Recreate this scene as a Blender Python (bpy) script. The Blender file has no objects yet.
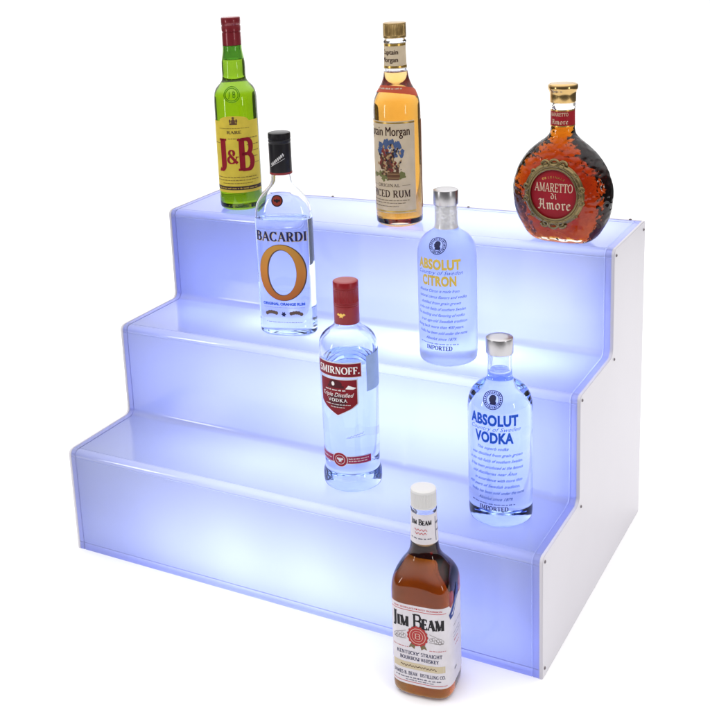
import bpy, bmesh, math, random
from mathutils import Vector, Matrix
random.seed(7)
PI = math.pi
scene = bpy.context.scene
COL = scene.collection

# ------------------------------------------------------------------ camera
CAM = (0.76468, -1.24245, 0.92416)
YAW, PIT, ROL = -0.560613, -0.249221, -0.060643
F_PX, CX, CY = 1184.049, 251.2467, 220.768          # in pixels of the 710 px photograph
fw = Vector((math.sin(YAW)*math.cos(PIT), math.cos(YAW)*math.cos(PIT), math.sin(PIT)))
rt = fw.cross(Vector((0, 0, 1))).normalized()
up = rt.cross(fw)
rt2 = rt*math.cos(ROL) + up*math.sin(ROL)
up2 = up*math.cos(ROL) - rt*math.sin(ROL)
cd = bpy.data.cameras.new('camera')
cam = bpy.data.objects.new('camera', cd)
COL.objects.link(cam)
cam.matrix_world = Matrix(((rt2.x, up2.x, -fw.x, CAM[0]), (rt2.y, up2.y, -fw.y, CAM[1]),
                           (rt2.z, up2.z, -fw.z, CAM[2]), (0, 0, 0, 1)))
cd.sensor_fit = 'HORIZONTAL'
cd.sensor_width = 36.0
cd.lens = F_PX/710*36.0
cd.shift_x = (355-CX)/710
cd.shift_y = (CY-355)/710
cd.clip_start = 0.05
cd.clip_end = 300
scene.camera = cam

# ------------------------------------------------------------------ studio light
w = bpy.data.worlds.new('World')
scene.world = w
w.use_nodes = True
nt = w.node_tree
nt.nodes.clear()
wo = nt.nodes.new('ShaderNodeOutputWorld')
bg = nt.nodes.new('ShaderNodeBackground')
tc = nt.nodes.new('ShaderNodeTexCoord')
dp = nt.nodes.new('ShaderNodeVectorMath'); dp.operation = 'DOT_PRODUCT'
dp.inputs[1].default_value = (-0.10, 0.17, 0.98)     # broad soft light overhead, dark room round the table
mr = nt.nodes.new('ShaderNodeMapRange'); mr.interpolation_type = 'SMOOTHSTEP'
mr.inputs['From Min'].default_value = 0.10
mr.inputs['From Max'].default_value = 0.62
mr.inputs['To Min'].default_value = 0.13
mr.inputs['To Max'].default_value = 1.83
nt.links.new(tc.outputs['Generated'], dp.inputs[0])
nt.links.new(dp.outputs['Value'], mr.inputs['Value'])
nt.links.new(mr.outputs['Result'], bg.inputs['Strength'])
bg.inputs['Color'].default_value = (1.0, 0.99, 1.0, 1)
nt.links.new(bg.outputs[0], wo.inputs[0])

def aim(o, target):
    d = Vector(target) - o.location
    o.rotation_euler = d.to_track_quat('-Z', 'Y').to_euler()

def area(name, loc, target, sx, sy, power, col=(1, 1, 1), parent=None):
    l = bpy.data.lights.new(name, 'AREA')
    l.shape = 'RECTANGLE'; l.size = sx; l.size_y = sy; l.energy = power; l.color = col
    o = bpy.data.objects.new(name, l); COL.objects.link(o)
    o.location = loc; aim(o, target)
    if parent: o.parent = parent
    return o

area('softbox', (-1.15, -1.25, 0.60), (0, 0.2, 0.40), 0.15, 0.60, 3.4)
area('softbox', (2.1, -0.55, 0.65), (0.1, 0.2, 0.40), 0.15, 0.60, 3.1)

# lamp for the white sweep behind
_q = lambda u, v, z: (u*math.cos(YAW)+v*math.sin(YAW), -u*math.sin(YAW)+v*math.cos(YAW), z)
area('background_light', _q(.3, 1.15, 1.9), _q(.3, 2.3, 1.0), 1.6, .25, 17)
vs = scene.view_settings
vs.view_transform = 'Standard'
vs.look = 'None'
vs.exposure = 0.0
vs.gamma = 1.0
vs.use_curve_mapping = False
cy = scene.cycles
cy.use_denoising = True
cy.max_bounces = 24
cy.transmission_bounces = 20
cy.glossy_bounces = 8
cy.diffuse_bounces = 4
cy.transparent_max_bounces = 24
cy.volume_bounces = 0
cy.sample_clamp_indirect = 6.0
cy.blur_glossy = 0.5

# ------------------------------------------------------------------ materials
def mat(name, color=(.8, .8, .8), rough=.4, metal=0.0, **kw):
    m = bpy.data.materials.new(name)
    m.use_nodes = True
    b = m.node_tree.nodes['Principled BSDF']
    b.inputs['Base Color'].default_value = (*color, 1)
    b.inputs['Roughness'].default_value = rough
    b.inputs['Metallic'].default_value = metal
    if metal < .1 and rough >= .38 and 'Transmission_Weight' not in kw:
        b.inputs['Specular IOR Level'].default_value = .18      # matt print and paper
    for k, v in kw.items():
        b.inputs[k.replace('_', ' ')].default_value = v
    return m

def add_bump(m, kind, scale, strength, dist=0.001, detail=2.0):
    t = m.node_tree
    b = t.nodes['Principled BSDF']
    tcn = t.nodes.new('ShaderNodeTexCoord')
    if kind == 'voronoi':
        n = t.nodes.new('ShaderNodeTexVoronoi'); n.feature = 'SMOOTH_F1'
        n.inputs['Scale'].default_value = scale; out = n.outputs['Distance']
    else:
        n = t.nodes.new('ShaderNodeTexNoise')
        n.inputs['Scale'].default_value = scale; n.inputs['Detail'].default_value = detail; out = n.outputs['Fac']
    bp = t.nodes.new('ShaderNodeBump')
    bp.inputs['Strength'].default_value = strength
    bp.inputs['Distance'].default_value = dist
    t.links.new(tcn.outputs['Object'], n.inputs['Vector'])
    t.links.new(out, bp.inputs['Height'])
    t.links.new(bp.outputs['Normal'], b.inputs['Normal'])
    return m

def mottle(m, amount=.08, scale=60, c=None):
    """slight uneven tone of a printed or moulded surface"""
    t = m.node_tree
    b = t.nodes['Principled BSDF']
    base = b.inputs['Base Color'].default_value[:3]
    tcn = t.nodes.new('ShaderNodeTexCoord')
    n = t.nodes.new('ShaderNodeTexNoise'); n.inputs['Scale'].default_value = scale; n.inputs['Detail'].default_value = 4
    r = t.nodes.new('ShaderNodeValToRGB')
    r.color_ramp.elements[0].position = .35; r.color_ramp.elements[1].position = .65
    r.color_ramp.elements[0].color = (*[x*(1-amount) for x in base], 1)
    r.color_ramp.elements[1].color = (*(c or [min(1, x*(1+amount)) for x in base]), 1)
    t.links.new(tcn.outputs['Object'], n.inputs['Vector'])
    t.links.new(n.outputs['Fac'], r.inputs['Fac'])
    t.links.new(r.outputs['Color'], b.inputs['Base Color'])
    return m

def glass_mat(name, tint=(1, 1, 1), rough=0.0, ior=1.45, absorb=None, density=0):
    m = mat(name, tint, rough, 0.0, Transmission_Weight=1.0, IOR=ior)
    if absorb:
        v = m.node_tree.nodes.new('ShaderNodeVolumeAbsorption')
        v.inputs['Color'].default_value = (*absorb, 1)
        v.inputs['Density'].default_value = density
        m.node_tree.links.new(v.outputs[0], m.node_tree.nodes['Material Output'].inputs['Volume'])
    return m

def liquid_mat(name, absorb, density):
    """the spirit itself: no surface of its own against the glass, only its colour"""
    m = bpy.data.materials.new(name)
    m.use_nodes = True
    t = m.node_tree
    t.nodes.remove(t.nodes['Principled BSDF'])
    tr = t.nodes.new('ShaderNodeBsdfTransparent')
    v = t.nodes.new('ShaderNodeVolumeAbsorption')
    v.inputs['Color'].default_value = (*absorb, 1)
    v.inputs['Density'].default_value = density
    t.links.new(tr.outputs[0], t.nodes['Material Output'].inputs['Surface'])
    t.links.new(v.outputs[0], t.nodes['Material Output'].inputs['Volume'])
    return m

# ------------------------------------------------------------------ object helpers
def obj(name, bm, m, parent=None, smooth=None):
    me = bpy.data.meshes.new(name)
    bm.to_mesh(me); bm.free()
    for x in (m if isinstance(m, (list, tuple)) else [m]):
        me.materials.append(x)
    if smooth is not None:
        me.set_sharp_from_angle(angle=math.radians(smooth)) if smooth < 180 else None
        for p in me.polygons: p.use_smooth = True
    o = bpy.data.objects.new(name, me)
    COL.objects.link(o)
    if parent: o.parent = parent
    return o

def thing(name, label, cat, loc=(0, 0, 0), rz=0.0, group=None):
    o = bpy.data.objects.new(name, None)
    COL.objects.link(o)
    o.location = loc; o.rotation_euler = (0, 0, rz)
    o.empty_display_size = .05
    o['label'] = label; o['category'] = cat
    if group: o['group'] = group
    return o

def pchip(xs, ys):
    n = len(xs)
    h = [xs[i+1]-xs[i] for i in range(n-1)]
    d = [(ys[i+1]-ys[i])/h[i] for i in range(n-1)]
    m = [0]*n
    m[0], m[-1] = d[0], d[-1]
    for i in range(1, n-1):
        if d[i-1]*d[i] > 0:
            w1, w2 = 2*h[i]+h[i-1], h[i]+2*h[i-1]
            m[i] = (w1+w2)/(w1/d[i-1]+w2/d[i])
    def f(x):
        if x <= xs[0]: return ys[0]
        if x >= xs[-1]: return ys[-1]
        i = 0
        while x > xs[i+1]: i += 1
        t = (x-xs[i])/h[i]
        return ((1+2*t)*(1-t)**2*ys[i] + t*(1-t)**2*h[i]*m[i] + t*t*(3-2*t)*ys[i+1] + t*t*(t-1)*h[i]*m[i+1])
    return f

def spow(c, e):
    return math.copysign(abs(c)**e, c)

def ring_skin(bm, rings, cap0=True, cap1=True, flip=False, closed=False):
    """rings: lists of equal numbers of points -> skinned surface"""
    vr = [[bm.verts.new(p) for p in r] for r in rings]
    n = len(vr[0])
    pairs = list(zip(vr[:-1], vr[1:]))
    if closed: pairs.append((vr[-1], vr[0]))
    for a, b in pairs:
        for i in range(n):
            j = (i+1) % n
            q = (a[i], a[j], b[j], b[i])
            bm.faces.new(q[::-1] if flip else q)
    if not closed:
        if cap0: bm.faces.new(vr[0] if flip else vr[0][::-1])
        if cap1: bm.faces.new(vr[-1][::-1] if flip else vr[-1])

def lathe(bm, prof, seg=64, c=(0, 0), ridges=None):
    """prof: (r, z) from the bottom up; ridges = (z0, z1, count, depth)"""
    rings = []
    for r, z in prof:
        ring = []
        for k in range(seg):
            a = 2*PI*k/seg
            rr = r
            if ridges and ridges[0] <= z <= ridges[1]:
                rr = r - ridges[3]*(0.5+0.5*math.cos(a*ridges[2]))
            ring.append((c[0]+rr*math.cos(a), c[1]+rr*math.sin(a), z))
        rings.append(ring)
    ring_skin(bm, rings)

def tube(bm, pts, r, seg=8, closed=False, rad=None):
    rings = []
    n = len(pts)
    pts = [Vector(p) for p in pts]
    for i, p in enumerate(pts):
        a = pts[(i-1) % n] if (closed or i > 0) else pts[0]
        b = pts[(i+1) % n] if (closed or i < n-1) else pts[-1]
        t = (b-a).normalized()
        u = t.cross(Vector((0, 1, 0)))
        if u.length < 1e-4: u = t.cross(Vector((1, 0, 0)))
        u.normalize(); v = t.cross(u)
        rr = rad(i/(n-1)) if rad else r
        rings.append([p+u*rr*math.cos(2*PI*k/seg)+v*rr*math.sin(2*PI*k/seg) for k in range(seg)])
    ring_skin(bm, rings, closed=closed)

# ------------------------------------------------------------------ flat shapes: letters, label outlines
_tc = bpy.data.curves.new('lettering_source', 'FONT')
_to = bpy.data.objects.new('lettering_source', _tc)
COL.objects.link(_to)
_cache = {}

def sans(txt, bold=0.0, shear=0.0, spacing=1.0):
    """outline lettering as (verts, faces); cap height about 0.7"""
    key = (txt, bold, shear, spacing)
    if key in _cache: return _cache[key]
    _tc.body = txt; _tc.offset = bold; _tc.shear = shear; _tc.space_character = spacing
    _tc.resolution_u = 3; _tc.fill_mode = 'FRONT'; _tc.size = 1
    dg = bpy.context.evaluated_depsgraph_get(); dg.update()
    ev = _to.evaluated_get(dg)
    me = ev.to_mesh()
    r = ([(v.co.x, v.co.y) for v in me.vertices], [tuple(p.vertices) for p in me.polygons])
    ev.to_mesh_clear()
    _cache[key] = r
    return r

def arc(cx, cy, rx, ry, a0, a1, n=14):
    return [(cx+rx*math.cos(math.radians(a0+(a1-a0)*i/n)), cy+ry*math.sin(math.radians(a0+(a1-a0)*i/n))) for i in range(n+1)]

# roman capitals drawn with a pen: (width, strokes, serif feet); a stroke is (points, weight) with
# weight None = thick on uprights and thin on levels
def _glyphs():
    G = {}
    S = lambda *p: (list(p), None)
    K = lambda *p: (list(p), 'k')
    N = lambda *p: (list(p), 'n')
    C = lambda pts: (pts, None)
    G['A'] = (.92, [N((.1, 0), (.45, 1)), K((.43, 1), (.79, 0)), N((.22, .34), (.66, .34))], [(.1, 0, .13), (.79, 0, .16)])
    G['B'] = (.82, [S((.2, 0), (.2, 1)), C([(.2, .97)]+arc(.42, .745, .24, .225, 90, -90)+[(.2, .52)]), C([(.2, .52)]+arc(.45, .275, .27, .245, 90, -90)+[(.2, .03)])], [(.13, 0, .13), (.13, 1, .13)])
    G['C'] = (.86, [C(arc(.47, .5, .38, .47, 40, 320, 24)), N((.77, .99), (.77, .72))], [])
    G['D'] = (.92, [S((.2, 0), (.2, 1)), C([(.2, .97)]+arc(.4, .5, .4, .47, 90, -90, 20)+[(.2, .03)])], [(.13, 0, .13), (.13, 1, .13)])
    G['E'] = (.76, [S((.2, 0), (.2, 1)), N((.2, .97), (.66, .97)), N((.2, .5), (.54, .5)), N((.2, .03), (.68, .03)), N((.65, 1), (.65, .76)), N((.67, 0), (.67, .26)), N((.53, .4), (.53, .6))], [(.13, 0, .13), (.13, 1, .13)])
    G['F'] = (.72, [S((.2, 0), (.2, 1)), N((.2, .97), (.66, .97)), N((.2, .5), (.54, .5)), N((.65, 1), (.65, .74)), N((.53, .4), (.53, .6))], [(.2, 0, .18), (.13, 1, .13)])
    G['G'] = (.92, [C(arc(.47, .5, .38, .47, 40, 325, 24)), N((.77, .99), (.77, .72)), S((.76, .06), (.76, .42))], [(.74, .43, .15)])
    G['H'] = (.96, [S((.2, 0), (.2, 1)), S((.76, 0), (.76, 1)), N((.2, .5), (.76, .5))], [(.2, 0, .17), (.2, 1, .17), (.76, 0, .17), (.76, 1, .17)])
    G['I'] = (.42, [S((.21, 0), (.21, 1))], [(.21, 0, .18), (.21, 1, .18)])
    G['J'] = (.6, [C([(.38, 1), (.38, .2)]+arc(.22, .12, .16, .2, 0, -120, 8))], [(.38, 1, .18)])
    G['K'] = (.9, [S((.2, 0), (.2, 1)), N((.2, .38), (.72, 1)), K((.4, .6), (.78, 0))], [(.2, 0, .17), (.2, 1, .17), (.72, 1, .14), (.76, 0, .15)])
    G['L'] = (.72, [S((.2, 0), (.2, 1)), N((.2, .03), (.66, .03)), N((.65, 0), (.65, .28))], [(.13, 0, .13), (.2, 1, .17)])
    G['M'] = (1.12, [N((.16, 0), (.18, 1)), K((.2, 1), (.55, .05)), N((.55, .05), (.9, 1)), S((.92, 0), (.92, 1))], [(.15, 0, .13), (.14, 1, .13), (.92, 0, .17), (.96, 1, .13)])
    G['N'] = (.96, [N((.18, 0), (.18, 1)), K((.2, 1), (.76, 0)), N((.78, 0), (.78, 1))], [(.18, 0, .14), (.14, 1, .12), (.78, 1, .14)])
    G['O'] = (.94, [C(arc(.47, .5, .38, .47, 0, 360, 32))], [])
    G['P'] = (.78, [S((.2, 0), (.2, 1)), C([(.2, .97)]+arc(.42, .72, .27, .25, 90, -90)+[(.2, .47)])], [(.2, 0, .18), (.13, 1, .13)])
    G['R'] = (.88, [S((.2, 0), (.2, 1)), C([(.2, .97)]+arc(.42, .735, .25, .235, 90, -90)+[(.2, .5)]), K((.44, .5), (.74, 0))], [(.2, 0, .17), (.13, 1, .13), (.78, 0, .13)])
    G['S'] = (.7, [C(arc(.35, .735, .24, .235, 30, 270, 14)+arc(.35, .265, .26, .235, 90, -150, 14)), N((.58, .98), (.58, .78)), N((.1, .02), (.1, .24))], [])
    G['T'] = (.82, [S((.41, 0), (.41, 1)), N((.06, .97), (.76, .97)), N((.07, 1), (.07, .74)), N((.75, 1), (.75, .74))], [(.41, 0, .18)])
    G['U'] = (.92, [C([(.2, 1), (.2, .35)]+arc(.47, .32, .27, .3, 180, 360, 14)+[(.74, 1)])], [(.2, 1, .17), (.74, 1, .15)])
    G['V'] = (.9, [K((.12, 1), (.46, .02)), N((.46, .02), (.78, 1))], [(.12, 1, .16), (.78, 1, .14)])
    G['W'] = (1.25, [K((.1, 1), (.38, .02)), N((.38, .02), (.62, 1)), K((.62, 1), (.9, .02)), N((.9, .02), (1.15, 1))], [(.1, 1, .15), (1.15, 1, .13)])
    G['Y'] = (.86, [K((.12, 1), (.43, .45)), N((.43, .45), (.74, 1)), S((.43, 0), (.43, .48))], [(.12, 1, .16), (.74, 1, .14), (.43, 0, .18)])
    G['&'] = (.98, [C(arc(.4, .77, .19, .2, -60, 220, 16)), K((.25, .64), (.84, .02)), C(arc(.38, .27, .28, .25, 75, 330, 16)), N((.62, .14), (.84, .52))], [(.84, .52, .13)])
    G['.'] = (.3, [S((.15, 0), (.15, .16))], [])
    G["'"] = (.25, [S((.12, .75), (.12, 1))], [])
    G[' '] = (.4, [], [])
    return G
GLYPH = _glyphs()

def ribbon(V, Fc, pts, wf):
    n = len(pts)
    base = len(V)
    for i, (x, y) in enumerate(pts):
        a = pts[max(0, i-1)]; b = pts[min(n-1, i+1)]
        if n > 3 and math.hypot(pts[0][0]-pts[-1][0], pts[0][1]-pts[-1][1]) < 1e-4:
            if i == 0: a = pts[-2]
            if i == n-1: b = pts[1]
        dx, dy = b[0]-a[0], b[1]-a[1]
        l = math.hypot(dx, dy) or 1
        hw = wf(dx/l, dy/l)/2
        V.append((x-dy/l*hw, y+dx/l*hw)); V.append((x+dy/l*hw, y-dx/l*hw))
    for i in range(n-1):
        k = base+2*i
        Fc.append((k, k+1, k+3, k+2))

def roman(txt, thick=.2, thin=.07, small=None, track=.02, serif=.06, first_big=1.0):
    """lettering in roman capitals; lower case letters in txt become small capitals"""
    key = (txt, thick, thin, small, track, serif, 'r')
    if key in _cache: return _cache[key]
    V, Fc = [], []
    x = 0
    for ch in txt:
        sc = 1.0
        if ch.islower(): sc = small or .78
        g = GLYPH[ch.upper()]
        for pts, wt in g[1]:
            p = [(x+px*sc, py*sc) for px, py in pts]
            if wt == 'k': wf = lambda dx, dy: thick*1.0
            elif wt == 'n': wf = lambda dx, dy: thin
            else: wf = lambda dx, dy: thin+(thick-thin)*abs(dy)**1.3
            ribbon(V, Fc, p, wf)
        for sx, sy, hw in g[2]:
            b = len(V)
            y0, y1 = (sy*sc, sy*sc+serif) if sy < .3 else (sy*sc-serif, sy*sc)
            V += [(x+(sx-hw)*sc, y0), (x+(sx+hw)*sc, y0), (x+(sx+hw)*sc, y1), (x+(sx-hw)*sc, y1)]
            Fc.append((b, b+1, b+2, b+3))
        x += (g[0]+track)*sc
    _cache[key] = (V, Fc)
    return V, Fc

# broad-nib letters (x height .62, cap 1)
def blackletter(txt, nib=.17, ang=42):
    B = {
        'A': (.86, [[(.05, .06), (.2, .0), (.3, .2), (.34, .9)], [(.08, .86), (.22, 1.0), (.42, .9), (.62, 1.0)], [(.62, 1.0), (.62, .12), (.78, .0)], [(.2, .46), (.62, .46)]]),
        'm': (.94, [[(.06, .56), (.14, .62), (.2, .56), (.2, .06), (.26, 0)], [(.2, .5), (.36, .64), (.46, .54), (.46, .06), (.52, 0)], [(.46, .5), (.62, .64), (.72, .54), (.72, .08), (.84, .0)]]),
        'o': (.6, [[(.3, .64), (.12, .5), (.12, .14), (.3, 0)], [(.28, .64), (.48, .5), (.48, .14), (.3, .0)]]),
        'r': (.5, [[(.06, .56), (.14, .62), (.2, .56), (.2, .08), (.3, 0)], [(.2, .5), (.34, .64), (.46, .56)]]),
        'e': (.52, [[(.3, .64), (.12, .5), (.12, .14), (.28, 0), (.46, .12)], [(.28, .64), (.44, .48), (.14, .3)]]),
        'd': (.6, [[(.3, .62), (.12, .48), (.12, .14), (.3, 0)], [(.1, .98), (.3, .9), (.48, .5), (.48, .12), (.3, 0)]]),
        'i': (.34, [[(.06, .56), (.16, .62), (.18, .06), (.28, 0)], [(.12, .84), (.2, .78)]]),
    }
    V, Fc = [], []
    x = 0
    nx, ny = nib/2*math.cos(math.radians(ang)), nib/2*math.sin(math.radians(ang))
    for ch in txt:
        wd, strokes = B[ch]
        for s in strokes:
            b = len(V)
            for px, py in s:
                V.append((x+px-nx, py-ny)); V.append((x+px+nx, py+ny))
            for i in range(len(s)-1):
                Fc.append((b+2*i, b+2*i+1, b+2*i+3, b+2*i+2))
            ribbon(V, Fc, [(x+px, py) for px, py in s], lambda dx, dy: .045)
        x += wd
    return V, Fc

def fit(sh, u, v, width=None, height=None, align='c', rot=0.0, cap=None):
    """scale and place a flat shape: u is the centre (or left edge), v the bottom; in metres.
    cap = cap height in the shape's own units (keeps descenders hanging below v)"""
    V, Fc = sh
    if not V: return sh
    x0 = min(p[0] for p in V); x1 = max(p[0] for p in V)
    y0 = min(p[1] for p in V); y1 = max(p[1] for p in V)
    if cap: y0, y1 = 0, cap
    sx = width/(x1-x0) if width else None
    sy = height/(y1-y0) if height else None
    sx = sx or sy; sy = sy or sx
    ox = (x0+x1)/2 if align == 'c' else x0
    c, s = math.cos(rot), math.sin(rot)
    R = []
    for x, y in V:
        a, b = (x-ox)*sx, (y-y0)*sy
        R.append((u+a*c-b*s, v+a*s+b*c))
    return R, Fc

def polygon(pts):
    return [tuple(p) for p in pts], [tuple(range(len(pts)))]

def rect(u0, v0, u1, v1):
    return polygon([(u0, v0), (u1, v0), (u1, v1), (u0, v1)])

def disc(u, v, rx, ry=None, n=32, wob=0, k=0):
    ry = ry or rx
    return polygon([(u+rx*(1+wob*math.cos(k*2*PI*i/n))*math.cos(2*PI*i/n), v+ry*(1+wob*math.cos(k*2*PI*i/n))*math.sin(2*PI*i/n)) for i in range(n)])

def hoop(u, v, rx, ry, wd, n=40, a0=0, a1=360):
    V, Fc = [], []
    ribbon(V, Fc, arc(u, v, rx, ry, a0, a1, n), lambda dx, dy: wd)
    return V, Fc

def stroke(pts, wd):
    V, Fc = [], []
    ribbon(V, Fc, pts, lambda dx, dy: wd)
    return V, Fc

def frame(u0, v0, u1, v1, wd):
    out = ([], [])
    for r in (rect(u0, v0, u1, v0+wd), rect(u0, v1-wd, u1, v1), rect(u0, v0+wd, u0+wd, v1-wd), rect(u1-wd, v0+wd, u1, v1-wd)):
        out = join(out, r)
    return out

def join(*shapes):
    V, Fc = [], []
    for v, f in shapes:
        b = len(V)
        V += list(v); Fc += [tuple(i+b for i in q) for q in f]
    return V, Fc

def on_arc(txt, u, v, r, height, a_mid=90, bold=.02, inward=False, step=None):
    """letters set round a circle"""
    out = ([], [])
    n = len(txt)
    step = step or math.degrees(height*.95/r)
    for i, ch in enumerate(txt):
        if ch == ' ': continue
        k = i-(n-1)/2
        a = math.radians(a_mid - k*step*(-1 if inward else 1))
        rot = a-PI/2 + (PI if inward else 0)
        rr = r + (height/2 if inward else -height/2)
        out = join(out, fit(sans(ch, bold), u+rr*math.cos(a), v+rr*math.sin(a), None, height, 'c', rot))
    return out

# ------------------------------------------------------------------ bottles
class Bottle:
    """bottle body: cross-section half-width a, half-depth b and squareness n by height; the front faces local -Y"""
    def __init__(s, name, label, cat, loc, psi, stations, foot=.006, seg=96):
        d = Vector((CAM[0]-loc[0], CAM[1]-loc[1]))
        ang = math.atan2(d.y, d.x) - math.radians(psi)
        s.root = thing(name, label, cat, loc, ang+PI/2)
        st = [t if len(t) == 4 else (t[0], t[1], t[1], 2.0) for t in stations]
        zs = [t[0] for t in st]
        s.a = pchip(zs, [t[1] for t in st]); s.b = pchip(zs, [t[2] for t in st]); s.n = pchip(zs, [t[3] for t in st])
        s.top = zs[-1]; s.foot = foot; s.seg = seg
        s._tab = {}

    def pt(s, phi, z, off=0.0, inset=0.0):
        a, b, n = s.a(z)-inset, s.b(z)-inset, s.n(z)
        e = 2/n
        sn, cs = math.sin(phi), math.cos(phi)
        p = Vector((a*spow(sn, e), -b*spow(cs, e), z))
        if off:
            # normal of the superellipse plus the slope of the profile
            x, y = p.x/a, p.y/b
            nx = spow(x, n-1)/a; ny = spow(y, n-1)/b
            q = Vector((nx, ny, 0))
            if q.length < 1e-9: q = Vector((sn, -cs, 0))
            q.normalize()
            dz = .0008
            sl = (s.a(z+dz)-s.a(z-dz))/(2*dz)*abs(q.x)**2 + (s.b(z+dz)-s.b(z-dz))/(2*dz)*abs(q.y)**2
            q.z = -sl
            q.normalize()
            p += q*off
        return p

    def phi(s, u, z):
        key = round(z, 5)
        if key not in s._tab:
            P = [s.pt(PI*i/240, z) for i in range(241)]
            L = [0]
            for p, q in zip(P, P[1:]): L.append(L[-1]+(q-p).length)
            s._tab[key] = L
        L = s._tab[key]
        x = min(abs(u), L[-1])
        lo, hi = 0, 240
        while hi-lo > 1:
            m = (lo+hi)//2
            if L[m] <= x: lo = m
            else: hi = m
        t = (x-L[lo])/((L[hi]-L[lo]) or 1)
        return math.copysign((lo+t)*PI/240, u)

    def body(s, m, level, wall=.003, name='glass', liquid=None, top_in=.002, base_in=.005, head=True):
        bm = bmesh.new()
        N = s.seg
        rings = []
        foot = s.foot
        # shallow punt underneath, rounded heel
        for q in (.25, .6, .8):
            rings.append([s.pt(2*PI*k/N, 0) for k in range(N)])
            rings[-1] = [Vector((p.x*q*.93, p.y*q*.93, .0025*(1-q))) for p in rings[-1]]
        for i in range(6):
            t = i/5*PI/2
            z = foot*(1-math.cos(t)); ins = foot*.8*(1-math.sin(t))
            rings.append([s.pt(2*PI*k/N, z, 0, ins) for k in range(N)])
        nz = 90
        for i in range(1, nz+1):
            z = foot+(s.top-foot)*i/nz
            rings.append([s.pt(2*PI*k/N, z) for k in range(N)])
        rings = [r[::-1] for r in rings] if False else rings
        ring_skin(bm, rings)
        if head:
            rr = []
            for i in range(25):
                z = level+(s.top-top_in-level)*i/24
                rr.append([s.pt(2*PI*k/N, z, 0, wall) for k in range(N)])
            # meniscus: liquid climbs the wall a little
            rr[0] = [Vector((p.x, p.y, p.z+.0012)) for p in rr[0]]
            rr.insert(0, [Vector((p.x*.88, p.y*.88, level)) for p in rr[0]])
            ring_skin(bm, rr, flip=True)
        o = obj(name, bm, m, s.root, 50)
        if liquid:
            bm = bmesh.new()
            rr = []
            z0 = base_in
            for i in range(5):
                t = i/4*PI/2
                z = z0+.005*(1-math.cos(t))
                rr.append([s.pt(2*PI*k/N, z, 0, wall*.8+.004*(1-math.sin(t))) for k in range(N)])
            for i in range(1, 61):
                z = z0+.005+(level-.0003-z0-.005)*i/60
                rr.append([s.pt(2*PI*k/N, z, 0, wall*.8) for k in range(N)])
            ring_skin(bm, rr)
            obj('liquid', bm, liquid, o, 60)
        return o

    def wrap(s, name, m, shape, parent=None, zref=None, off=.0004, thick=0, cutu=None, cutv=None, arcv=False):
        """lay a flat shape (u right, v up, metres) on the bottle's front"""
        bm = bmesh.new()
        V, Fc = shape
        vs_ = [bm.verts.new((x, y, 0)) for x, y in V]
        for f in Fc:
            try: bm.faces.new([vs_[i] for i in f])
            except ValueError: pass
        def cut(axis, lo, hi, step):
            k = math.floor(lo/step)+1
            while k*step < hi:
                no = (1, 0, 0) if axis == 0 else (0, 1, 0)
                co = (k*step, 0, 0) if axis == 0 else (0, k*step, 0)
                bmesh.ops.bisect_plane(bm, geom=bm.verts[:]+bm.edges[:]+bm.faces[:], plane_co=co, plane_no=no)
                k += 1
        xs = [p[0] for p in V]; ys = [p[1] for p in V]
        cutu = cutu or .0024
        if max(p[1] for p in V)-min(p[1] for p in V) > .006: cutv = cutv or .004
        if cutu: cut(0, min(xs), max(xs), cutu)
        if cutv: cut(1, min(ys), max(ys), cutv)
        bmesh.ops.triangulate(bm, faces=[f for f in bm.faces if len(f.verts) > 4])
        bmesh.ops.recalc_face_normals(bm, faces=bm.faces)
        for f in bm.faces:
            if f.normal.z < 0: f.normal_flip()
        def along(v):
            z = zref; d = v-zref; st = .0004 if d > 0 else -.0004
            while abs(d) > 1e-9:
                q = min(abs(d), math.hypot(st, s.a(z+st)-s.a(z), ) if abs(s.a(z)-s.b(z)) < 1e-6 else math.hypot(st, s.b(z+st)-s.b(z)))
                full = math.hypot(st, s.b(z+st)-s.b(z))
                z += st*q/full; d -= math.copysign(q, d)
            return z
        def mp(u, v, o):
            if arcv:
                z = along(v)
                return s.pt(s.phi(u, round(z/.001)*.001), z, o)
            z = max(.001, min(s.top, v))
            if zref is None:
                return s.pt(s.phi(u, round(z/.002)*.002), z, o)
            return s.pt(s.phi(u, zref), z, o)
        if thick:
            edges = [e for e in bm.edges if len(e.link_faces) == 1]
            r = bmesh.ops.extrude_edge_only(bm, edges=edges)
            low = [g for g in r['geom'] if isinstance(g, bmesh.types.BMVert)]
            lowset = set(low)
            for v in bm.verts:
                v.co = mp(v.co.x, v.co.y, off-thick if v in lowset else off)
        else:
            for v in bm.verts:
                v.co = mp(v.co.x, v.co.y, off)
        # face -> outward
        return obj(name, bm, m, parent or s.root, 40)

LAY = .00012
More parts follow.
